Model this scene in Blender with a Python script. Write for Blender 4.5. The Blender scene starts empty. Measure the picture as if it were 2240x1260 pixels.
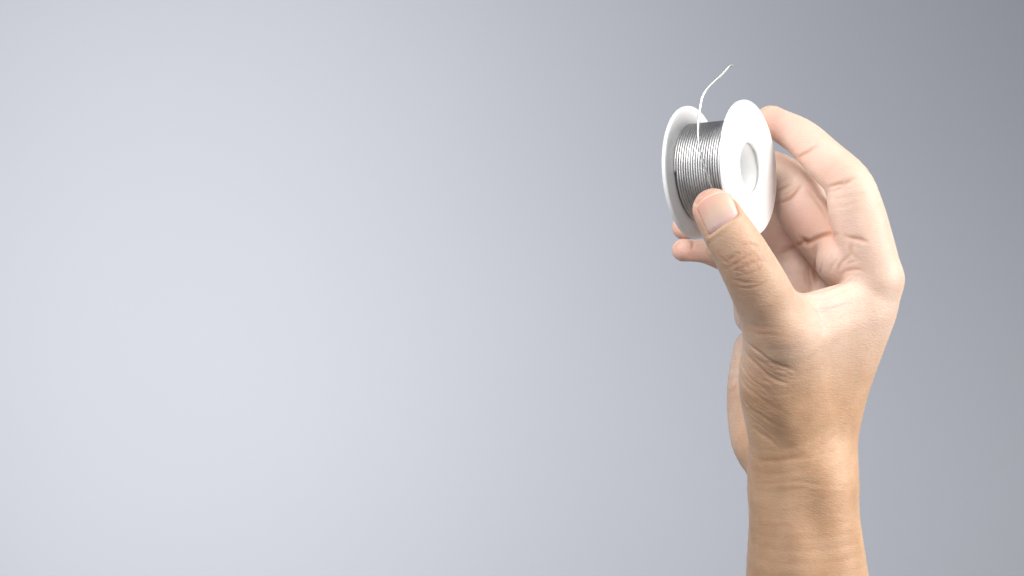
import bpy, bmesh, math, random
import numpy as np
from mathutils import Vector, Matrix, noise
from mathutils.bvhtree import BVHTree
from mathutils.kdtree import KDTree

random.seed(7)
C = bpy.context.scene.collection
scene = bpy.context.scene
MM = 0.001
S = 5.2            # photograph pixels per millimetre at the depth of the hand
D = 700.0          # millimetres from the camera to the hand

# ------------------------------------------------------------------ camera
cam_d = bpy.data.cameras.new('camera')
cam = bpy.data.objects.new('camera', cam_d)
C.objects.link(cam)
cam.location = (0, -D * MM, 0)
cam.rotation_euler = (math.radians(90), 0, 0)
cam_d.sensor_width = 36
cam_d.lens = 36 * D / (2240 / S)
cam_d.clip_start = 0.01
cam_d.clip_end = 20
scene.camera = cam

# ------------------------------------------------------------------ world and lamps
world = bpy.data.worlds.new('World')
scene.world = world
world.use_nodes = True
bg = world.node_tree.nodes['Background']
bg.inputs['Color'].default_value = (0.86, 0.92, 1.0, 1)
bg.inputs['Strength'].default_value = 0.14


def area(name, loc, target, size, power, color, size_y=None, spread=180):
    d = bpy.data.lights.new(name, 'AREA')
    d.shape = 'RECTANGLE'
    d.size = size
    d.size_y = size_y or size
    d.energy = power
    d.color = color
    d.spread = math.radians(spread)
    o = bpy.data.objects.new(name, d)
    C.objects.link(o)
    o.location = loc
    v = Vector(target) - Vector(loc)
    o.rotation_euler = v.to_track_quat('-Z', 'Y').to_euler()
    return o


area('key_softbox', (0.92, -0.30, 0.20), (0.14, 0, -0.03), 0.40, 1.66, (1.0, 0.98, 0.955), spread=60)
area('top_softbox', (-0.07, -0.28, 0.40), (0.12, 0, 0.11), 0.32, 0.40, (1.0, 0.985, 0.97), spread=54)
area('fill_softbox', (-0.36, -0.30, 0.28), (0.10, 0, 0.10), 0.35, 0.12, (0.92, 0.96, 1.0), spread=60)
area('wall_lamp', (-0.66, -0.85, 0.04), (-0.18, 0.7, 0.03), 0.4, 2.35, (0.985, 0.99, 1.0), size_y=0.9, spread=62)

scene.view_settings.view_transform = 'Standard'
scene.view_settings.look = 'None'
scene.view_settings.exposure = 0.0
scene.view_settings.gamma = 1.0
scene.render.engine = 'CYCLES'


# ------------------------------------------------------------------ helpers
def P(px, py, y=0.0):
    """photograph position and depth (mm behind the hand plane) -> point in mm"""
    f = (D + y) / D / S
    return np.array([(px - 1120) * f, y, (630 - py) * f])


def R(rpx, y=0.0):
    return rpx / S * (D + y) / D


def new_obj(name, me, parent=None, mats=()):
    o = bpy.data.objects.new(name, me)
    C.objects.link(o)
    for m in mats:
        me.materials.append(m)
    if parent:
        o.parent = parent
    return o


def tag(o, label=None, cat=None, kind=None):
    if label:
        o['label'] = label
    if cat:
        o['category'] = cat
    if kind:
        o['kind'] = kind


def smooth(me):
    me.polygons.foreach_set('use_smooth', [True] * len(me.polygons))


def nmat(name):
    m = bpy.data.materials.new(name)
    m.use_nodes = True
    nt = m.node_tree
    return m, nt, nt.nodes['Principled BSDF']


# ------------------------------------------------------------------ materials
def mat_wall():
    m, nt, b = nmat('painted_wall')
    N, L = nt.nodes, nt.links
    tc = N.new('ShaderNodeTexCoord')
    n1 = N.new('ShaderNodeTexNoise'); n1.inputs['Scale'].default_value = 70; n1.inputs['Detail'].default_value = 4
    n2 = N.new('ShaderNodeTexNoise'); n2.inputs['Scale'].default_value = 2.6; n2.inputs['Detail'].default_value = 3
    L.new(tc.outputs['Object'], n1.inputs['Vector']); L.new(tc.outputs['Object'], n2.inputs['Vector'])
    r = N.new('ShaderNodeMapRange'); r.inputs['From Min'].default_value = 0.3; r.inputs['From Max'].default_value = 0.7
    r.inputs['To Min'].default_value = 0.985; r.inputs['To Max'].default_value = 1.015
    L.new(n2.outputs['Fac'], r.inputs['Value'])
    vm = N.new('ShaderNodeVectorMath'); vm.operation = 'SCALE'
    vm.inputs[0].default_value = (0.82, 0.838, 0.905)
    L.new(r.outputs['Result'], vm.inputs['Scale']); L.new(vm.outputs['Vector'], b.inputs['Base Color'])
    bp = N.new('ShaderNodeBump'); bp.inputs['Strength'].default_value = 0.05; bp.inputs['Distance'].default_value = 0.002
    L.new(n1.outputs['Fac'], bp.inputs['Height']); L.new(bp.outputs['Normal'], b.inputs['Normal'])
    b.inputs['Roughness'].default_value = 0.9
    b.inputs['Specular IOR Level'].default_value = 0.15
    return m


def mat_plastic():
    m, nt, b = nmat('white_plastic')
    N, L = nt.nodes, nt.links
    b.inputs['Base Color'].default_value = (0.92, 0.925, 0.92, 1)
    b.inputs['Roughness'].default_value = 0.38
    b.inputs['Subsurface Weight'].default_value = 0.6
    b.inputs['Subsurface Radius'].default_value = (1, 1, 1)
    b.inputs['Subsurface Scale'].default_value = 0.004
    tc = N.new('ShaderNodeTexCoord')
    n = N.new('ShaderNodeTexNoise'); n.inputs['Scale'].default_value = 130; n.inputs['Detail'].default_value = 3
    L.new(tc.outputs['Object'], n.inputs['Vector'])
    bp = N.new('ShaderNodeBump'); bp.inputs['Strength'].default_value = 0.08; bp.inputs['Distance'].default_value = 0.0006
    L.new(n.outputs['Fac'], bp.inputs['Height']); L.new(bp.outputs['Normal'], b.inputs['Normal'])
    return m


def mat_metal():
    m, nt, b = nmat('bright_tin')
    N, L = nt.nodes, nt.links
    b.inputs['Metallic'].default_value = 1.0
    tc = N.new('ShaderNodeTexCoord')
    n = N.new('ShaderNodeTexNoise'); n.inputs['Scale'].default_value = 90; n.inputs['Detail'].default_value = 3
    L.new(tc.outputs['Object'], n.inputs['Vector'])
    cr = N.new('ShaderNodeValToRGB')
    cr.color_ramp.elements[0].position = 0.3; cr.color_ramp.elements[0].color = (0.58, 0.57, 0.565, 1)
    cr.color_ramp.elements[1].position = 0.65; cr.color_ramp.elements[1].color = (0.76, 0.755, 0.75, 1)
    L.new(n.outputs['Fac'], cr.inputs['Fac']); L.new(cr.outputs['Color'], b.inputs['Base Color'])
    mr = N.new('ShaderNodeMapRange'); mr.inputs['To Min'].default_value = 0.34; mr.inputs['To Max'].default_value = 0.46
    L.new(n.outputs['Fac'], mr.inputs['Value']); L.new(mr.outputs['Result'], b.inputs['Roughness'])
    return m


def mat_resin():
    m, nt, b = nmat('yellow_flux')
    b.inputs['Base Color'].default_value = (0.62, 0.47, 0.18, 1)
    b.inputs['Roughness'].default_value = 0.3
    b.inputs['Metallic'].default_value = 0.5
    return m


def mat_skin():
    m, nt, b = nmat('skin')
    N, L = nt.nodes, nt.links
    at = N.new('ShaderNodeAttribute'); at.attribute_name = 'tone'      # r: redness, g: palm skin, b: fold lines
    sp = N.new('ShaderNodeSeparateColor'); L.new(at.outputs['Color'], sp.inputs['Color'])
    tc = N.new('ShaderNodeTexCoord')

    def mix(fac, a, c, blend='MIX'):
        x = N.new('ShaderNodeMix'); x.data_type = 'RGBA'; x.blend_type = blend
        if isinstance(fac, float): x.inputs['Factor'].default_value = fac
        else: L.new(fac, x.inputs['Factor'])
        for k, v in (('A', a), ('B', c)):
            i = [q for q in x.inputs if q.name == k and q.type == 'RGBA'][0]
            if isinstance(v, tuple): i.default_value = v
            else: L.new(v, i)
        return [q for q in x.outputs if q.type == 'RGBA'][0]

    blot = N.new('ShaderNodeTexNoise'); blot.inputs['Scale'].default_value = 75; blot.inputs['Detail'].default_value = 5
    blot.inputs['Roughness'].default_value = 0.6
    L.new(tc.outputs['Object'], blot.inputs['Vector'])
    br = N.new('ShaderNodeMapRange'); br.inputs['From Min'].default_value = 0.35; br.inputs['From Max'].default_value = 0.68
    L.new(blot.outputs['Fac'], br.inputs['Value'])
    pale = mix(br.outputs['Result'], (0.66, 0.475, 0.37, 1), (0.74, 0.55, 0.445, 1))
    tanned = mix(br.outputs['Result'], (0.54, 0.325, 0.195, 1), (0.65, 0.415, 0.265, 1))
    ta = N.new('ShaderNodeAttribute'); ta.attribute_name = 'tan'
    base = mix(ta.outputs['Fac'], pale, tanned)
    palm = mix(br.outputs['Result'], (0.73, 0.53, 0.445, 1), (0.78, 0.58, 0.49, 1))
    c = mix(sp.outputs['Green'], base, palm)
    c = mix(sp.outputs['Red'], c, (0.80, 0.36, 0.28, 1))
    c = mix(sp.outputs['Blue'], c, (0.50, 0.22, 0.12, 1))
    L.new(c, b.inputs['Base Color'])
    b.inputs['Subsurface Weight'].default_value = 0.55
    b.inputs['Subsurface Radius'].default_value = (1.0, 0.42, 0.24)
    b.inputs['Subsurface Scale'].default_value = 0.0022
    b.inputs['Roughness'].default_value = 0.5
    b.inputs['Specular IOR Level'].default_value = 0.32
    # fine skin relief: short lines lying across the arm plus tiny polygons
    mp = N.new('ShaderNodeMapping'); mp.inputs['Scale'].default_value = (0.42, 0.42, 1.5)
    mp.inputs['Rotation'].default_value = (0.0, 0.18, 0.0)
    wob = N.new('ShaderNodeTexNoise'); wob.inputs['Scale'].default_value = 60
    L.new(tc.outputs['Object'], wob.inputs['Vector'])
    add = N.new('ShaderNodeVectorMath'); add.operation = 'MULTIPLY_ADD'
    add.inputs[1].default_value = (0.004, 0.004, 0.004)
    L.new(wob.outputs['Color'], add.inputs[0]); L.new(tc.outputs['Object'], add.inputs[2])
    L.new(add.outputs['Vector'], mp.inputs['Vector'])
    ln = N.new('ShaderNodeTexNoise'); ln.inputs['Scale'].default_value = 620; ln.inputs['Detail'].default_value = 3
    L.new(mp.outputs['Vector'], ln.inputs['Vector'])
    vo = N.new('ShaderNodeTexVoronoi'); vo.feature = 'DISTANCE_TO_EDGE'; vo.inputs['Scale'].default_value = 900
    L.new(mp.outputs['Vector'], vo.inputs['Vector'])
    vr = N.new('ShaderNodeMapRange'); vr.inputs['From Max'].default_value = 0.18
    L.new(vo.outputs['Distance'], vr.inputs['Value'])
    mm = N.new('ShaderNodeMath'); mm.operation = 'MULTIPLY_ADD'; mm.inputs[1].default_value = 0.35
    L.new(vr.outputs['Result'], mm.inputs[0]); L.new(ln.outputs['Fac'], mm.inputs[2])
    bp = N.new('ShaderNodeBump'); bp.inputs['Strength'].default_value = 0.36; bp.inputs['Distance'].default_value = 0.0004
    L.new(mm.outputs['Value'], bp.inputs['Height'])
    L.new(bp.outputs['Normal'], b.inputs['Normal'])
    return m


def mat_nail():
    m, nt, b = nmat('fingernail')
    N, L = nt.nodes, nt.links
    at = N.new('ShaderNodeAttribute'); at.attribute_name = 'tone'
    L.new(at.outputs['Color'], b.inputs['Base Color'])
    b.inputs['Subsurface Weight'].default_value = 0.4
    b.inputs['Subsurface Radius'].default_value = (1.0, 0.45, 0.35)
    b.inputs['Subsurface Scale'].default_value = 0.0015
    b.inputs['Roughness'].default_value = 0.4
    b.inputs['Specular IOR Level'].default_value = 0.4
    return m


# ------------------------------------------------------------------ backdrop wall
bm = bmesh.new()
bmesh.ops.create_cube(bm, size=1.0)
bmesh.ops.scale(bm, vec=(6.0, 0.1, 4.0), verts=bm.verts)
me = bpy.data.meshes.new('wall'); bm.to_mesh(me); bm.free()
wall = new_obj('wall', me, None, [mat_wall()])
wall.location = (0, 0.75, 0)
tag(wall, kind='structure')

# ------------------------------------------------------------------ spool of wire
YC = -8.0
c0 = P(1576, 372.5, YC)
th = math.radians(66.3); al = math.radians(4.6)
view = c0 + np.array([0, D, 0]); view /= np.linalg.norm(view)
vr_ = np.cross(view, np.array([0, 0, 1.0])); vr_ /= np.linalg.norm(vr_)
vu_ = np.cross(vr_, view)
ax = math.sin(th) * (math.cos(al) * vr_ + math.sin(al) * vu_) - math.cos(th) * view
up = vu_.copy(); up = up - ax * up.dot(ax); up /= np.linalg.norm(up)
side = np.cross(ax, up)                      # local y; local z = up
FR = 28.0                                    # flange radius
HL = 13.7                                    # half length over both flanges
TH = 1.9                                     # flange thickness
RC = 20.0                                    # radius of the winding (wire centre)
spool = bpy.data.objects.new('wire_spool', None); C.objects.link(spool)
spool.empty_display_size = 0.01
M = Matrix(((ax[0], side[0], up[0], c0[0] * MM), (ax[1], side[1], up[1], c0[1] * MM),
            (ax[2], side[2], up[2], c0[2] * MM), (0, 0, 0, 1)))
spool.matrix_world = M
tag(spool, 'small white plastic spool of silver wire held between the thumb and the fingers', 'wire spool')


def lathe(profile, n=160):
    """closed profile of (x along the axis, radius) in mm, turned about local x"""
    vs, fs = [], []
    k = len(profile)
    for i in range(n):
        a = 2 * math.pi * i / n
        for x, r in profile:
            vs.append((x * MM, r * math.cos(a) * MM, r * math.sin(a) * MM))
    for i in range(n):
        j = (i + 1) % n
        for q in range(k):
            w = (q + 1) % k
            fs.append((i * k + q, j * k + q, j * k + w, i * k + w))
    me = bpy.data.meshes.new('lathe'); me.from_pydata(vs, [], fs); me.update()
    bm = bmesh.new(); bm.from_mesh(me); bmesh.ops.recalc_face_normals(bm, faces=bm.faces); bm.to_mesh(me); bm.free()
    smooth(me)
    return me


def arc(cx, cr, r, a0, a1, n=6):
    return [(cx + r * math.cos(math.radians(a0 + (a1 - a0) * i / n)), cr + r * math.sin(math.radians(a0 + (a1 - a0) * i / n))) for i in range(n + 1)]


plastic = mat_plastic()


def flange_profile(s):
    x1 = HL
    pr = [(x1 - TH, 13.2), (x1 - TH, 14.5)]
    pr += [(x1 - TH, FR - 6), (x1 - TH, FR - 1.4), (x1 - TH, FR - 0.9)] + arc(x1 - TH + 0.6, FR - 0.6, 0.6, 170, 90, 5) + arc(x1 - 0.7, FR - 0.7, 0.7, 90, 15, 5)
    pr += [(x1 - 0.01, FR - 1.0), (x1 - 0.05, FR - 1.5), (x1 - 0.13, FR - 2.0), (x1 - 0.16, FR - 2.5), (x1 - 0.161, FR - 2.8), (x1 - 0.161, FR - 3.4)]
    pr += [(x1 - 0.161, 20), (x1 - 0.161, 15.6), (x1 - 0.163, 15.0), (x1 - 0.20, 14.6), (x1 - 0.26, 14.3), (x1 - 0.14, 13.9), (x1 - 0.02, 13.5), (x1, 13.1),
           (x1 - 0.02, 11.5), (x1 - 0.1, 11.0), (x1 - 0.3, 10.55), (x1 - 0.7, 10.25), (x1 - TH + 0.3, 10.2), (x1 - TH + 0.3, 13.1)]
    return [(s * x, r) for x, r in pr]


for s in (1, -1):
    fl = new_obj('flange', lathe(flange_profile(s)), spool, [plastic])
    fl['label'] = 'near white disc with round hub hole' if s > 0 else 'far white disc behind the wound wire'
hub = new_obj('hub', lathe([(-HL + TH - 0.3, 10.2), (HL - TH + 0.3, 10.2), (HL - TH + 0.3, 13.0), (-HL + TH - 0.3, 13.0)], 96), spool, [plastic])


def tube(points, r, name, mat, parent, nseg=8, caps=True):
    pts = [Vector(p) for p in points]
    vs, fs = [], []
    n = len(pts)
    ref = Vector((0, 0, 1))
    t0 = (pts[1] - pts[0]).normalized()
    u = t0.orthogonal().normalized()
    for i, p in enumerate(pts):
        t = (pts[min(i + 1, n - 1)] - pts[max(i - 1, 0)]).normalized()
        u = (u - t * u.dot(t)).normalized()
        v = t.cross(u)
        rr = r[i] if hasattr(r, '__len__') else r
        for k in range(nseg):
            a = 2 * math.pi * k / nseg
            vs.append(tuple((p + (u * math.cos(a) + v * math.sin(a)) * rr) * MM))
    for i in range(n - 1):
        for k in range(nseg):
            k2 = (k + 1) % nseg
            fs.append((i * nseg + k, i * nseg + k2, (i + 1) * nseg + k2, (i + 1) * nseg + k))
    if caps:
        fs.append(tuple(reversed(range(nseg))))
        fs.append(tuple((n - 1) * nseg + k for k in range(nseg)))
    me = bpy.data.meshes.new(name); me.from_pydata(vs, [], fs); me.update(); smooth(me)
    return new_obj(name, me, parent, [mat])


metal = mat_metal()
WR = 0.47
turns = 21
half = HL - TH - WR - 0.05
helix = []
spt = 110
for i in range(turns * spt + 1):
    a = i / spt
    x = -half + 2 * half * a / turns
    # each turn lies a little unevenly
    x += 0.07 * noise.noise((a * 1.3, 0.3, 5.1)) + 0.02 * noise.noise((a * 6.0, 2.3, 1.1))
    rr = RC + 0.05 * noise.noise((a * 2.7, 7.0, 1.0)) + 0.10 * noise.noise((a * 0.9, 3.0, 9.0))
    w = 2 * math.pi * a
    helix.append((x, rr * math.cos(w), rr * math.sin(w)))
tube(helix, WR, 'wound_wire', metal, spool, 12)
# the layers underneath, seen only through the gaps, whose shade is painted as dark metal
dull = bpy.data.materials.new('gap_shade_tin'); dull.use_nodes = True
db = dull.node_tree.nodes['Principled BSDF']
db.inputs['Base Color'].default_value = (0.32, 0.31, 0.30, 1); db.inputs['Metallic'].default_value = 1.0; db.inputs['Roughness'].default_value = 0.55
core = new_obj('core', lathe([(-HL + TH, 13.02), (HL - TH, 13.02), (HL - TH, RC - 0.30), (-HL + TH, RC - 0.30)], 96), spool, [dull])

Minv = M.inverted()


def to_local(p):          # scene mm -> spool mm
    v = Minv @ (Vector(p) * MM)
    return v / MM


def catmull(pts, n=8):
    out = []
    q = [np.array(p, float) for p in pts]
    q = [2 * q[0] - q[1]] + q + [2 * q[-1] - q[-2]]
    for i in range(1, len(q) - 2):
        for k in range(n):
            t = k / n
            out.append(0.5 * ((2 * q[i]) + (-q[i - 1] + q[i + 1]) * t + (2 * q[i - 1] - 5 * q[i] + 4 * q[i + 1] - q[i + 2]) * t * t
                              + (-q[i - 1] + 3 * q[i] - 3 * q[i + 1] + q[i + 2]) * t ** 3))
    out.append(q[-2])
    return out


loose = [(1562, 428, -29.6), (1556, 409, -30.4), (1547, 383, -30.9), (1537, 350, -30.9), (1530, 320, -30.2), (1527, 290, -28.8), (1528, 260, -27.2),
         (1532, 230, -26), (1536, 213, -25.5), (1545, 197, -25), (1558, 183, -24.5), (1572, 170, -24), (1586, 156, -23.3), (1595, 146, -23), (1602, 142, -22.8)]
lp = [to_local(P(*p)) for p in loose]
lp = [Vector(p) for p in catmull([tuple(v) for v in lp], 8)]
for v in lp:              # keep the loose end outside the winding
    rr = math.hypot(v.y, v.z)
    need = RC + 2 * WR + 0.05
    if abs(v.x) < HL and rr < need:
        v.y *= need / rr; v.z *= need / rr
tube(lp, WR * 1.02, 'loose_wire_end', metal, spool, 10)

# little start of the wire poking out beside the far flange
resin = mat_resin()
st = []
for i in range(14):
    w = math.radians(-150 + i * 3.0)
    rr = RC + 0.9 - 0.03 * i
    st.append(i)
stub = [to_local(P(*p)) for p in [(1497, 452, -9), (1501, 466, -7), (1505, 475, -5.5), (1511, 479, -4.5)]]
tube([Vector(v) for v in catmull([tuple(v) for v in stub], 5)], WR * 1.1, 'wire_start', resin, spool, 8)

# ------------------------------------------------------------------ hand: implicit surface
H = 0.55          # grid step in mm


def smin(a, b, k):
    h = np.maximum(k - np.abs(a - b), 0.0) / k
    return np.minimum(a, b) - h * h * k * 0.25


def smax(a, b, k):
    return -smin(-a, -b, k)


class Pts:
    """a small cluster of points with its bounding sphere"""
    def __init__(self, p):
        self.x, self.y, self.z = (np.ascontiguousarray(p[:, k], dtype=np.float32) for k in range(3))
        self.n = len(p)
        self.cen = np.array([(v.min() + v.max()) / 2 for v in (self.x, self.y, self.z)])
        self.rad = float(math.sqrt(max(((self.x - self.cen[0]) ** 2 + (self.y - self.cen[1]) ** 2 + (self.z - self.cen[2]) ** 2).max(), 0)))
        self.one = (float(self.cen[0]), float(self.cen[1]), float(self.cen[2]))


def cap(p, row, fl=None):
    ax_, ay, az, bx, by, bz, inv, ra, dr = row
    x, y, z = p.x - ax_, p.y - ay, p.z - az
    t = (x * bx + y * by + z * bz) * inv
    np.clip(t, 0, 1, out=t)
    x -= t * bx; y -= t * by; z -= t * bz
    if fl is not None:
        n, f = fl
        m = (x * float(n[0]) + y * float(n[1]) + z * float(n[2])) * (f - 1)
        x += m * float(n[0]); y += m * float(n[1]); z += m * float(n[2])
    return np.sqrt(x * x + y * y + z * z) - (t * dr + ra)


def tri(p, a, b, c, r):
    g = (a + b + c) / 3
    if np.linalg.norm(p.cen - g) - max(np.linalg.norm(v - g) for v in (a, b, c)) - r > 9 + p.rad:
        return np.full(p.n, 40.0, np.float32)
    n = np.cross(b - a, a - c)

    def dot(q, v): return q[0] * float(v[0]) + q[1] * float(v[1]) + q[2] * float(v[2])

    def seg(e, q):
        t = np.clip(dot(q, e) / float(e.dot(e)), 0, 1)
        d0, d1, d2 = q[0] - t * float(e[0]), q[1] - t * float(e[1]), q[2] - t * float(e[2])
        return d0 * d0 + d1 * d1 + d2 * d2
    q = [(p.x - float(v[0]), p.y - float(v[1]), p.z - float(v[2])) for v in (a, b, c)]
    e = (b - a, c - b, a - c)
    inside = (dot(q[0], np.cross(e[0], n)) > 0) & (dot(q[1], np.cross(e[1], n)) > 0) & (dot(q[2], np.cross(e[2], n)) > 0)
    edge = np.minimum(np.minimum(seg(e[0], q[0]), seg(e[1], q[1])), seg(e[2], q[2]))
    return np.sqrt(np.where(inside, dot(q[0], n) ** 2 / float(n.dot(n)), edge)) - r


LIMBS = {}


def chain(p, name, nodes=None, sub=4):
    """a limb: round cones along a smooth curve through the nodes (px, py, depth, radius px)"""
    if name not in LIMBS:
        key = [np.append(P(*n[:3]), R(n[3], n[2])) for n in nodes]
        q = np.array(catmull(key, sub))
        a, b = q[:-1, :3], q[1:, :3]
        ab = b - a
        rows = [tuple(float(v) for v in (*a[i], *ab[i], 1 / ab[i].dot(ab[i]), q[i, 3], q[i + 1, 3] - q[i, 3])) for i in range(len(a))]
        LIMBS[name] = (a, ab, (ab * ab).sum(1), q[:-1, 3], q[1:, 3] - q[:-1, 3], rows, nodes[0][4] if len(nodes[0]) > 4 else None)
    a, ab, ab2, r0, dr, rows, fl = LIMBS[name]
    ca = p.cen - a
    t = np.clip((ca * ab).sum(1) / ab2, 0, 1)
    v = ca - t[:, None] * ab
    dc = np.sqrt((v * v).sum(1)) - (r0 + dr * t)
    pad = p.rad * (1.15 if fl else 1.02) + (1.5 if fl else 0.3)
    lim = min(11.0, dc.min() + pad) + pad
    d = np.full(p.n, 40.0, np.float32)
    for i in np.nonzero(dc < lim)[0]:
        np.minimum(d, cap(p, rows[i], fl), out=d)
    return d


def unit(*v):
    v = np.array(v, float)
    return v / np.linalg.norm(v)


def ball(p, px, py, y, r):
    c = P(px, py, y)
    return np.sqrt((p.x - float(c[0])) ** 2 + (p.y - float(c[1])) ** 2 + (p.z - float(c[2])) ** 2) - R(r, y)


#HANDBEGIN
THUMB_N = unit(-0.2, -0.97, 0.12)       # direction the thumb nail faces
thumb_n = [(1561, 458, -43, 46, (THUMB_N, 1.10)), (1572, 474, -43.5, 50), (1594, 510, -43, 55),
           (1622, 557, -40.5, 59.5), (1662, 632, -33, 65), (1703, 720, -22, 70)]
index_n = [(1684, 262, 18, 31), (1717, 280, 14, 36.5), (1757, 304, 9, 41.5), (1804, 349, 3, 46), (1855, 400, -3, 51),
           (1872, 458, -3, 60), (1893, 535, -3, 62), (1914, 612, -2, 61)]
middle_n = [(1585, 335, 35, 34), (1650, 362, 32, 41), (1700, 380, 28, 46), (1745, 422, 20, 53), (1758, 463, 17, 58), (1803, 522, 14, 58), (1865, 600, 12, 56)]
ring_n = [(1496, 498, 22, 26), (1530, 486, 30, 33), (1590, 455, 36, 40), (1660, 450, 40, 44), (1700, 492, 38, 50), (1730, 530, 34, 50), (1792, 610, 30, 52)]
little_n = [(1495, 547, 14, 25), (1520, 549, 18, 23.5), (1545, 551, 22, 26), (1580, 560, 28, 31), (1640, 580, 42, 40), (1700, 640, 48, 45), (1712, 655, 48, 50)]


def hand_sdf(p):
    p = Pts(p)
    thumb = chain(p, 'limb1', thumb_n)
    index = chain(p, 'limb2', index_n)
    middle = chain(p, 'limb3', middle_n)
    ring = chain(p, 'limb4', ring_n)
    little = chain(p, 'limb5', little_n)
    palm = chain(p, 'limb6', [(1914, 612, -2, 60), (1904, 665, 0, 60), (1888, 715, 2, 58), (1834, 840, 8, 64), (1800, 960, 14, 74)])          # index metacarpal
    palm = smin(palm, chain(p, 'limb7', [(1703, 720, -22, 70), (1702, 830, -8, 86), (1722, 935, 2, 88), (1757, 1040, 10, 108)]), 6)   # thenar
    palm = smin(palm, tri(p, P(1745, 674, -22), P(1868, 642, -8), P(1760, 900, 0), 5.2), 6)                           # web
    palm = smin(palm, tri(p, P(1745, 745, -17), P(1876, 690, -3), P(1800, 950, 4), 10.0), 9)
    palm = smin(palm, tri(p, P(1880, 640, 6), P(1720, 670, 50), P(1790, 960, 16), 9.0), 6)
    palm = smin(palm, tri(p, P(1700, 700, 50), P(1700, 930, 40), P(1790, 960, 18), 9.5), 6)
    heel = chain(p, 'limb8', [(1655, 770, 46, 52), (1658, 850, 44, 67), (1668, 930, 40, 74), (1684, 978, 32, 75), (1745, 1040, 20, 82)])
    palm = smin(palm, heel, 3)
    lobe = chain(p, 'limb9', [(1653, 655, 50, 50), (1653, 688, 49, 47)])
    palm = smin(palm, lobe, 1.5)
    pads = ball(p, 1842, 574, 4, 57)
    pads = smin(pads, chain(p, 'limb10', [(1735, 600, 30, 56), (1740, 650, 30, 60)]), 0.8)
    palm = smin(palm, pads, 2.0)
    arm = chain(p, 'limb11', [(1756, 1030, 12, 112), (1756, 1075, 12, 118), (1760, 1150, 12, 121), (1765, 1260, 14, 132), (1777, 1420, 16, 144), (1790, 1700, 20, 160)])
    palm = smin(palm, arm, 7)
    d = smin(palm, thumb, 6)
    fi = smin(index, middle, 0.8)
    fi = smin(fi, ring, 0.8)
    fi = smin(fi, little, 0.8)
    return smin(d, fi, 2.5)


#HANDEND
def by_cells(f, p, cell=8.0):
    """evaluate f on many points, one small cell of space at a time"""
    k = np.floor((p + 500) / cell).astype(np.int64)
    key = (k[:, 0] * 4096 + k[:, 1]) * 4096 + k[:, 2]
    order = np.argsort(key, kind='stable')
    ks = key[order]
    cut = np.concatenate([[0], np.nonzero(np.diff(ks))[0] + 1, [len(ks)]])
    out = np.empty(len(p))
    for i in range(len(cut) - 1):
        o = order[cut[i]:cut[i + 1]]
        out[o] = f(p[o])
    return out


def hand_field(p):
    return by_cells(hand_sdf, p)


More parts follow.
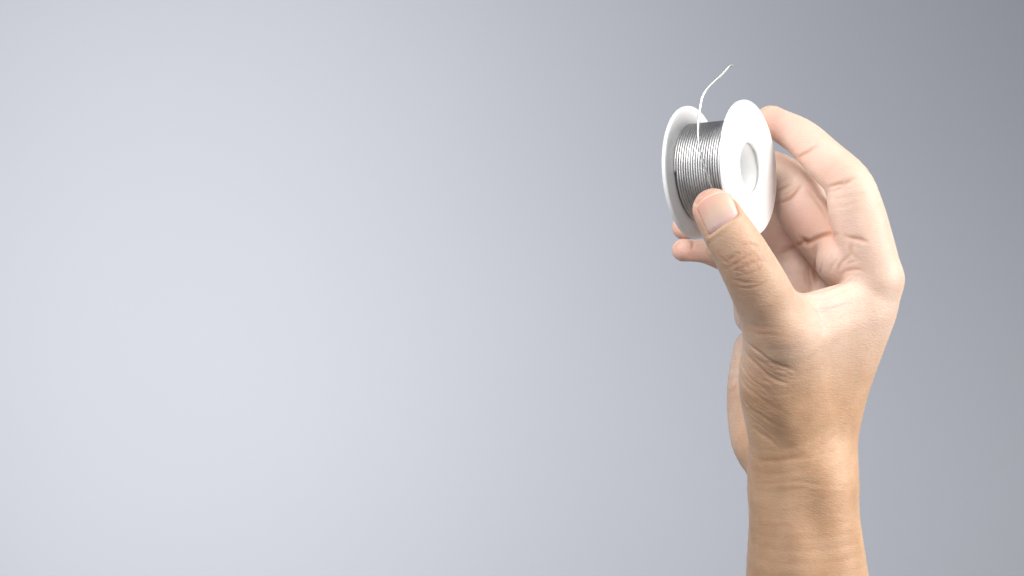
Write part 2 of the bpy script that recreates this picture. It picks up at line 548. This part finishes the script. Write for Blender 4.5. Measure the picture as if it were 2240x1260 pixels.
def surface(sdf, lo, hi, h):
    B = 8
    nb = [int(math.ceil((hi[i] - lo[i]) / (h * B))) for i in range(3)]
    n = [b * B + 1 for b in nb]
    F = np.full(n, 9.0, np.float32)
    ii = np.stack(np.meshgrid(*[np.arange(b) for b in nb], indexing='ij'), -1).reshape(-1, 3)
    cen = lo + (ii * B + B / 2) * h
    dc = by_cells(hand_sdf, cen, 26.0)
    LIM = h * B * 0.87 + 1.0
    act = ii[np.abs(dc) < LIM]
    off = np.stack(np.meshgrid(*[np.arange(B + 1)] * 3, indexing='ij'), -1).reshape(-1, 3)
    # coarse sign everywhere
    neg = ii[dc < -LIM]
    for a in neg:
        F[a[0] * B:a[0] * B + B + 1, a[1] * B:a[1] * B + B + 1, a[2] * B:a[2] * B + B + 1] = -9.0
    for a in act:
        idx = a * B + off
        v = hand_sdf(lo + idx * h)
        F[idx[:, 0], idx[:, 1], idx[:, 2]] = v
    neg_m = F < 0
    c = np.zeros([m - 1 for m in n], np.int8)
    for dx in (0, 1):
        for dy in (0, 1):
            for dz in (0, 1):
                c += neg_m[dx:n[0] - 1 + dx, dy:n[1] - 1 + dy, dz:n[2] - 1 + dz]
    cells = np.argwhere((c > 0) & (c < 8))
    vid = np.full(c.shape, -1, np.int32)
    vid[cells[:, 0], cells[:, 1], cells[:, 2]] = np.arange(len(cells))
    acc = np.zeros((len(cells), 3)); cnt = np.zeros(len(cells))
    corners = [(0, 0, 0), (1, 0, 0), (0, 1, 0), (1, 1, 0), (0, 0, 1), (1, 0, 1), (0, 1, 1), (1, 1, 1)]
    for a in range(8):
        for b in range(a + 1, 8):
            ca, cb = np.array(corners[a]), np.array(corners[b])
            if np.abs(ca - cb).sum() != 1: continue
            ia, ib = cells + ca, cells + cb
            va = F[ia[:, 0], ia[:, 1], ia[:, 2]]; vb = F[ib[:, 0], ib[:, 1], ib[:, 2]]
            m = (va < 0) != (vb < 0)
            t = np.where(m, va / np.where(m, va - vb, 1), 0)
            acc += np.where(m[:, None], ca + t[:, None] * (cb - ca), 0); cnt += m
    V = lo + (cells + acc / cnt[:, None]) * h
    quads = []
    for axis in range(3):
        o = [1, 2, 0][axis], [2, 0, 1][axis]
        sl0 = [slice(None)] * 3; sl1 = [slice(None)] * 3
        sl0[axis] = slice(0, n[axis] - 1); sl1[axis] = slice(1, n[axis])
        a, b = neg_m[tuple(sl0)], neg_m[tuple(sl1)]
        e = np.argwhere(a != b)
        e = e[(e[:, o[0]] > 0) & (e[:, o[1]] > 0) & (e[:, o[0]] < n[o[0]] - 1) & (e[:, o[1]] < n[o[1]] - 1)]
        flip = a[e[:, 0], e[:, 1], e[:, 2]]
        d1 = np.zeros(3, int); d1[o[0]] = 1
        d2 = np.zeros(3, int); d2[o[1]] = 1
        q = [e - d1 - d2, e - d2, e, e - d1]
        q = np.stack([vid[x[:, 0], x[:, 1], x[:, 2]] for x in q], 1)
        q[~flip] = q[~flip][:, ::-1]
        quads.append(q)
    Q = np.concatenate(quads)
    Q = Q[(Q >= 0).all(1)]
    return V, Q


def grad(sdf, V, e=0.3):
    if len(V) > 5000:
        sdf = hand_field
    g = np.zeros_like(V)
    for i in range(3):
        d = np.zeros(3); d[i] = e
        g[:, i] = sdf(V + d) - sdf(V - d)
    return g / (np.linalg.norm(g, axis=1, keepdims=True) + 1e-9)


#MESHSTART
lo = P(1440, 1500, 0) - np.array([0, 62, 0]); lo[1] = -62
hi = np.array([185.0, 84.0, 88.0])
V, Q = surface(hand_field, lo, hi, H)
G = grad(hand_sdf, V)
V -= G * np.clip(hand_field(V), -0.5, 0.5)[:, None]
print('hand mesh', len(V), len(Q))

# ---- skin folds: strokes followed over the surface, pressed into it as real grooves
me = bpy.data.meshes.new('hand')
me.vertices.add(len(V)); me.vertices.foreach_set('co', (V * MM).astype(np.float32).ravel())
me.loops.add(len(Q) * 4); me.loops.foreach_set('vertex_index', Q.astype(np.int32).ravel())
me.polygons.add(len(Q)); me.polygons.foreach_set('loop_start', np.arange(0, len(Q) * 4, 4, dtype=np.int32))
me.update(calc_edges=True); me.validate(); smooth(me)
bvh = BVHTree.FromPolygons([tuple(v) for v in V], [tuple(q) for q in Q.tolist()])
EYE = Vector((0, -D, 0))


def hit(px, py):
    d = Vector(P(px, py, 0)) - EYE
    return bvh.ray_cast(EYE, d.normalized())[0]


TONE = np.zeros((len(V), 3))
kd = KDTree(len(V))
for i_, v_ in enumerate(V.tolist()):
    kd.insert(v_, i_)
kd.balance()
N0 = grad(hand_sdf, V)


def resample(pts, step):
    pts = np.array(pts, float)
    seg = np.linalg.norm(np.diff(pts, axis=0), axis=1)
    s_ = np.concatenate([[0], np.cumsum(seg)])
    n = max(2, int(s_[-1] / step) + 1)
    t = np.linspace(0, s_[-1], n)
    return np.stack([np.interp(t, s_, pts[:, k]) for k in range(pts.shape[1])], 1)


DISP = np.zeros(len(V))


def fold(pts, w=0.7, depth=0.5, tone=0.25, taper=True):
    q = resample(catmull(pts, 6) if len(pts) > 2 else pts, 3.0)
    best = {}
    n = len(q)
    last = None
    for i in range(n):
        h = hit(*q[i])
        if h is None: continue
        if last is not None and (h - last).length > 4: 
            last = h; continue
        last = h
        t = i / max(1, n - 1)
        sn = math.sin(math.pi * min(max(t, 0.02), 0.98))
        e = sn ** 0.8 if taper is True else sn ** taper
        for co, idx, dist in kd.find_range(h, w * 2.4):
            v = e * math.exp(-(dist / w) ** 2)
            if v > best.get(idx, 0): best[idx] = v
    if not best: return
    ii = np.fromiter(best.keys(), int); vv = np.fromiter(best.values(), float)
    DISP[ii] -= depth * vv
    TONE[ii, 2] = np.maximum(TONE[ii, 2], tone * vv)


def blush(px, py, y, r, amt, ch=0):
    c = P(px, py, y)
    d = np.linalg.norm(V - c, axis=1)
    TONE[:, ch] = np.maximum(TONE[:, ch], amt * np.clip(1.2 - d / r, 0, 1) ** 1.3)


F_ = fold
# index finger
F_([(1736, 347), (1750, 342), (1768, 332), (1790, 317)], 0.7, 0.65, 0.45)
F_([(1742, 352), (1762, 342), (1780, 330)], 0.6, 0.3, 0.2)
F_([(1803, 411), (1825, 406), (1850, 400), (1872, 388)], 0.75, 0.7, 0.5)
F_([(1808, 420), (1830, 415), (1850, 405), (1868, 393)], 0.6, 0.4, 0.3)
F_([(1820, 404), (1838, 398), (1850, 391)], 0.5, 0.25, 0.2)
F_([(1846, 516), (1862, 521), (1880, 524), (1898, 531)], 0.9, 0.8, 0.5)
# middle finger
F_([(1696, 446), (1712, 441), (1727, 434), (1740, 421), (1757, 402)], 0.9, 1.0, 0.6)
F_([(1698, 420), (1712, 413), (1728, 404)], 0.7, 0.5, 0.35)
F_([(1712, 430), (1728, 420), (1745, 405)], 0.6, 0.4, 0.3)
F_([(1752, 520), (1762, 528), (1774, 529), (1790, 521), (1812, 514), (1835, 514)], 1.1, 1.0, 0.65)
F_([(1758, 524), (1762, 532), (1770, 530)], 1.3, 1.0, 0.8)
F_([(1764, 414), (1785, 438), (1800, 460), (1811, 480)], 1.0, 0.35, 0.25)
# ring finger base
F_([(1696, 556), (1710, 549), (1722, 543), (1745, 536), (1762, 530)], 1.0, 1.1, 0.6)
F_([(1700, 548), (1715, 540), (1735, 532)], 0.6, 0.35, 0.25)
F_([(1514, 523), (1517, 535), (1512, 548)], 0.8, 0.6, 0.4)
F_([(1484, 528), (1478, 538), (1476, 549)], 0.6, 0.35, 0.3)
F_([(1551, 530), (1548, 545), (1552, 562)], 0.7, 0.4, 0.3)
# palm
F_([(1791, 524), (1784, 545), (1782, 575), (1783, 605), (1786, 632)], 0.9, 0.9, 0.5)
F_([(1774, 560), (1770, 585), (1772, 610), (1776, 632)], 0.7, 0.45, 0.3)
F_([(1766, 575), (1762, 600), (1766, 630)], 0.6, 0.25, 0.2)
F_([(1834, 598), (1838, 581), (1850, 566), (1866, 556)], 0.8, 0.5, 0.25)
F_([(1788, 615), (1795, 592), (1800, 570)], 0.6, 0.4, 0.25)
F_([(1812, 600), (1822, 580), (1834, 566)], 0.6, 0.3, 0.2)
F_([(1838, 600), (1855, 592), (1875, 590), (1892, 594)], 0.7, 0.5, 0.3)
F_([(1868, 530), (1862, 545), (1866, 560), (1878, 566)], 1.2, 0.7, 0.15)
F_([(1850, 580), (1868, 572), (1885, 570)], 0.6, 0.3, 0.2)
# web between thumb and palm
F_([(1756, 640), (1785, 640), (1815, 632), (1850, 616), (1885, 600)], 0.7, 0.35, 0.2)
F_([(1765, 655), (1800, 655), (1840, 640), (1880, 626)], 0.6, 0.25, 0.12)
F_([(1752, 640), (1768, 660), (1790, 690), (1800, 715)], 0.8, 0.35, 0.12)
F_([(1790, 690), (1830, 672), (1880, 660)], 0.5, 0.2, 0.08)
F_([(1800, 715), (1850, 690), (1900, 680)], 0.5, 0.15, 0.08)
# thumb knuckle
for a_ in ([(1576, 590), (1590, 588), (1609, 577), (1633, 562), (1650, 557)],
           [(1593, 603), (1612, 614), (1633, 618), (1662, 616)],
           [(1599, 621), (1621, 629), (1645, 629), (1669, 620), (1680, 603)],
           [(1615, 543), (1630, 535), (1651, 535), (1664, 550)],
           [(1569, 549), (1580, 566), (1602, 585)],
           [(1585, 575), (1600, 565), (1618, 550)],
           [(1600, 595), (1622, 585), (1645, 578), (1662, 570)],
           [(1608, 604), (1635, 600), (1660, 588), (1670, 570)]):
    F_(a_, 0.5, 0.22, 0.42)
rk = random.Random(3)
for i_ in range(42):
    a_ = rk.uniform(0, 2 * math.pi); r_ = math.sqrt(rk.random())
    cx, cy = 1628 + 40 * r_ * math.cos(a_) + 6, 580 + 42 * r_ * math.sin(a_)
    an = math.radians(rk.choice([-25, 65]) + rk.uniform(-28, 28)); l_ = rk.uniform(7, 15)
    F_([(cx - l_ * math.cos(an), cy + l_ * math.sin(an)), (cx + rk.uniform(-3, 3), cy + rk.uniform(-3, 3)), (cx + l_ * math.cos(an), cy - l_ * math.sin(an))], 0.42, 0.12, 0.3)
# folds sweeping round the base of the thumb
thenar = [[(1625, 728), (1638, 752), (1660, 770), (1687, 791), (1717, 803), (1753, 812)],
          [(1621, 750), (1635, 776), (1656, 800), (1681, 821), (1711, 836), (1741, 840)],
          [(1616, 770), (1625, 803), (1647, 833), (1675, 851), (1696, 878)],
          [(1614, 808), (1632, 845), (1660, 869), (1690, 890), (1729, 911)],
          [(1615, 850), (1635, 887), (1665, 911), (1696, 930), (1729, 945)],
          [(1632, 920), (1656, 945), (1681, 963), (1711, 990)],
          [(1628, 718), (1660, 730), (1696, 733), (1729, 740)],
          [(1628, 705), (1655, 715), (1690, 716), (1720, 722)]]
dep = [0.62, 0.66, 0.42, 0.42, 0.42, 0.4, 0.15, 0.1]
for a_, d_ in zip(thenar, dep):
    F_(a_, 0.8, d_, 0.28, 1.3)
for i_ in range(len(thenar) - 3):       # finer lines between the deep folds
    for t_ in (0.2, 0.4, 0.6, 0.8):
        A_, B_ = np.array(resample(thenar[i_], 18)), np.array(resample(thenar[i_ + 1], 18))
        n_ = min(len(A_), len(B_))
        c_ = A_[:n_] * (1 - t_) + B_[:n_] * t_ + np.array([[rk.uniform(-3, 3), rk.uniform(-3, 3)] for _ in range(n_)])
        F_([tuple(v) for v in c_], 0.5, 0.19, 0.16)
# wrist: hollow beside the radius and the long tendons
F_([(1735, 985), (1752, 1030), (1762, 1090), (1778, 1150), (1795, 1215), (1815, 1290)], 9.0, 1.9, 0.0, 0.5)
F_([(1805, 1010), (1822, 1060), (1836, 1130), (1850, 1200), (1864, 1300)], 8.0, -0.6, 0.0, 0.5)
F_([(1636, 895), (1664, 935), (1700, 968), (1745, 995)], 5.5, 0.75, 0.0, 0.7)
F_([(1672, 1040), (1668, 1120), (1664, 1200), (1662, 1300)], 3.5, -0.12, 0.0, 0.8)
F_([(1706, 1030), (1706, 1110), (1706, 1200), (1706, 1300)], 4.0, -0.14, 0.0, 0.8)
F_([(1630, 1012), (1670, 1009), (1703, 1007), (1760, 1003), (1800, 992), (1846, 983)], 0.9, 0.16, 0.12)
F_([(1634, 1058), (1680, 1060), (1717, 1055), (1754, 1056), (1783, 1061), (1846, 1063), (1877, 1058)], 1.0, 0.10, 0.03)
F_([(1634, 1066), (1680, 1068), (1717, 1064), (1754, 1064), (1783, 1069), (1846, 1071), (1877, 1066)], 0.9, -0.12, 0.0)
F_([(1640, 1140), (1697, 1143), (1731, 1137), (1760, 1128)], 0.9, -0.10, 0.0)
F_([(1800, 1127), (1857, 1137), (1880, 1146)], 0.9, -0.10, 0.0)
F_([(1674, 1234), (1720, 1228), (1762, 1210)], 0.9, -0.10, 0.0)
for i_ in range(16):                     # short fine lines across wrist and arm
    x_, y_ = rk.uniform(1640, 1870), rk.uniform(960, 1290)
    l_ = rk.uniform(18, 50); sl = rk.uniform(-0.12, 0.22) + (0.25 if x_ > 1760 and y_ > 1140 else 0) * -1
    F_([(x_ - l_, y_ + l_ * sl), (x_, y_ + rk.uniform(-3, 3)), (x_ + l_, y_ - l_ * sl)], 0.5, rk.uniform(0.015, 0.04), 0.03)
F_([(1597, 862), (1606, 850), (1609, 838)], 0.6, 0.4, 0.3)
# the nail lies in a shallow bed with a soft rim of skin round it
NT, NB, NW = P(1556, 427, -43), P(1585, 494, -43.5), 14.4
t_ = NT - NB; NL = np.linalg.norm(t_); t_ /= NL
n_ = THUMB_N - t_ * THUMB_N.dot(t_); n_ /= np.linalg.norm(n_); s__ = np.cross(n_, t_)
rel = V - NB
lx, lv, lf = np.abs(rel @ s__), rel @ t_, rel @ n_
dd = np.maximum(lx - NW / 2, np.maximum(-0.11 * NL * (rel @ s__) / (NW / 2) - lv, lv - NL))
front = (lf > 0)
DISP -= np.where(front, 0.6 * np.clip(0.5 - dd / 0.7, 0, 1), 0)
DISP += np.where(front & (lv < NL * 0.9), 0.26 * np.exp(-((dd - 0.9) / 0.75) ** 2) * np.clip((NL * 0.9 - lv) / 3, 0, 1), 0)
V0 = V.copy()
V = V + N0 * DISP[:, None]

TONE[:, 2] = np.maximum(TONE[:, 2], np.where(front & (lv < NL * 0.85), 0.35 * np.exp(-((dd - 0.25) / 0.4) ** 2), 0))
# tone: redder finger ends and knuckles, pinker palm side
for a_ in ((1690, 285, 14, 13, 0.55), (1740, 330, 0, 11, 0.30), (1800, 375, -8, 12, 0.15), (1542, 432, -48, 8, 0.55), (1520, 470, -46, 7, 0.35), (1555, 415, -45, 8, 0.4),
           (1480, 500, 20, 12, 0.35), (1485, 550, 12, 14, 0.42), (1759, 528, 14, 6, 0.35), (1835, 515, 0, 10, 0.35), (1745, 500, 8, 16, 0.30), (1700, 520, 30, 16, 0.25),
           (1628, 580, -52, 9, 0.15)):
    blush(*a_)
for a_ in ((1700, 300, 0, 17, 0.9), (1760, 350, -3, 16, 0.8), (1820, 420, -12, 14, 0.8), (1830, 480, -14, 17, 0.8), (1750, 450, 5, 24, 1.0), (1830, 570, -5, 22, 1.0), (1740, 600, 25, 24, 1.0),
           (1800, 640, -20, 15, 0.7), (1600, 700, 40, 20, 0.9), (1600, 800, 40, 22, 0.5), (1595, 900, 38, 22, 0.4), (1600, 970, 35, 14, 0.3), (1520, 550, 20, 22, 0.8), (1640, 740, -20, 9, 0.4), (1625, 820, -5, 10, 0.5), (1625, 900, 0, 10, 0.5)):
    blush(*a_, ch=1)

#MESHEND
ca = me.color_attributes.new('tone', 'FLOAT_COLOR', 'POINT')
buf = np.ones((len(V), 4), np.float32); buf[:, :3] = np.clip(TONE, 0, 1)
ca.data.foreach_set('color', buf.ravel())
# the back of the thumb, the wrist and the forearm are more tanned
tz = np.clip((P(0, 650)[2] - V[:, 2]) / 48.0, 0, 1)
tk = np.min([np.linalg.norm(V - P(*c_), axis=1) for c_ in ((1590, 520, -46), (1608, 550, -46), (1630, 590, -44), (1655, 640, -36), (1680, 700, -28), (1690, 760, -20))], axis=0)
tan = np.maximum(tz * tz * (3 - 2 * tz), 0.65 * np.clip(2.0 - tk / 11.0, 0, 1))
ta_ = me.attributes.new('tan', 'FLOAT', 'POINT'); ta_.data.foreach_set('value', tan.astype(np.float32))
me.vertices.foreach_set('co', (V * MM).astype(np.float32).ravel()); me.update()
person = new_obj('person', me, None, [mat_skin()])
tag(person, 'bare right hand and wrist raised upright, gripping the spool with thumb and curled fingers', 'person')

# ------------------------------------------------------------------ fingernails
nailm = mat_nail()


def nail(c_tip, c_base, n, w, half_ang, sink, label=None):
    t = c_tip - c_base; L_ = np.linalg.norm(t); t /= L_
    n = n - t * n.dot(t); n /= np.linalg.norm(n)
    s_ = np.cross(n, t)
    nu, nv = 28, 34
    pts = np.zeros((nu + 1, nv + 1, 3)); nor = np.zeros_like(pts); col = np.zeros((nu + 1, nv + 1, 3))
    for i in range(nu + 1):
        u = -1 + 2 * i / nu
        for j in range(nv + 1):
            v = j / nv
            # rounded base and rounded free edge
            vv0 = 0.05 * u * u - 0.11 * u
            vv = vv0 + v * (1.0 - vv0 - 0.22 * abs(u) ** 2.6)
            a = u * half_ang * (0.93 + 0.07 * v)
            d = n * math.cos(a) + s_ * math.sin(a)
            o = c_base + t * vv * L_
            # the nail is its own smooth curved plate: an elliptic arch, nearly straight lengthwise
            pts[i, j] = o + s_ * math.sin(a) / math.sin(half_ang) * w / 2 + n * (math.cos(a) - 1) * w * 0.42
            nor[i, j] = d
            e = v
            pink = np.array([0.80, 0.50, 0.43]); pale = np.array([0.76, 0.53, 0.41]); red = np.array([0.80, 0.38, 0.30]); lil = np.array([0.66, 0.43, 0.42])
            cc = lil * (1 - min(1, e * 2.2)) + pale * min(1, e * 2.2)
            k = max(0, (e - 0.55 + 0.2 * u) / 0.45); k = min(1, k); cc = cc * (1 - k * 0.8) + red * k * 0.8 if e < 0.96 else np.array([0.80, 0.56, 0.46])
            k = abs(u) ** 3; cc = cc * (1 - k * 0.5) + pink * k * 0.5
            col[i, j] = cc
    # sit the plate on the finger
    h0 = []
    for v in (0.3, 0.5, 0.7):
        o = c_base + t * v * L_
        h = bvh.ray_cast(Vector(o + n * 30), Vector(-n))[0]
        if h is not None: h0.append((np.array(h) - o).dot(n))
    up_ = max(h0) + 0.02 - sink
    pts += n * up_
    for i in range(nu + 1):
        for j in range(nv + 1):
            v = j / nv
            pts[i, j] -= n * (0.55 * abs(-1 + 2 * i / nu) ** 4 + 0.9 * max(0, (v - 0.55)) ** 2 * 4 + 0.5 * max(0, 0.12 - v) * 8)
    vs = [tuple(p * MM) for p in pts.reshape(-1, 3)] + [tuple(p * MM) for p in (pts - nor * 0.45).reshape(-1, 3)]
    K = (nu + 1) * (nv + 1)
    fs = []
    g = lambda i, j: i * (nv + 1) + j
    for i in range(nu):
        for j in range(nv):
            fs.append((g(i, j), g(i + 1, j), g(i + 1, j + 1), g(i, j + 1)))
            fs.append((K + g(i, j), K + g(i, j + 1), K + g(i + 1, j + 1), K + g(i + 1, j)))
    for i in range(nu):
        for j, f in ((0, 1), (nv, -1)):
            fs.append((g(i, j), K + g(i, j), K + g(i + 1, j), g(i + 1, j))[::f])
    for j in range(nv):
        for i, f in ((0, -1), (nu, 1)):
            fs.append((g(i, j), K + g(i, j), K + g(i, j + 1), g(i, j + 1))[::f])
    me = bpy.data.meshes.new('fingernail'); me.from_pydata(vs, [], fs); me.update()
    ca = me.color_attributes.new('tone', 'FLOAT_COLOR', 'POINT')
    b = np.ones((2 * K, 4), np.float32); b[:, :3] = np.concatenate([col.reshape(-1, 3)] * 2)
    ca.data.foreach_set('color', b.ravel()); smooth(me)
    o = new_obj('fingernail', me, person, [nailm])
    if label: o['label'] = label
    return o


nail(NT, NB, THUMB_N, NW, math.radians(52), 0.0, 'broad pinkish thumbnail facing the camera')

NT2, NB2 = P(1676, 257, 19), P(1718, 282, 15)
nail(NT2, NB2, unit(0.40, 0.48, 0.78), 11.0, math.radians(50), 0.12, 'index fingernail seen almost edge-on')
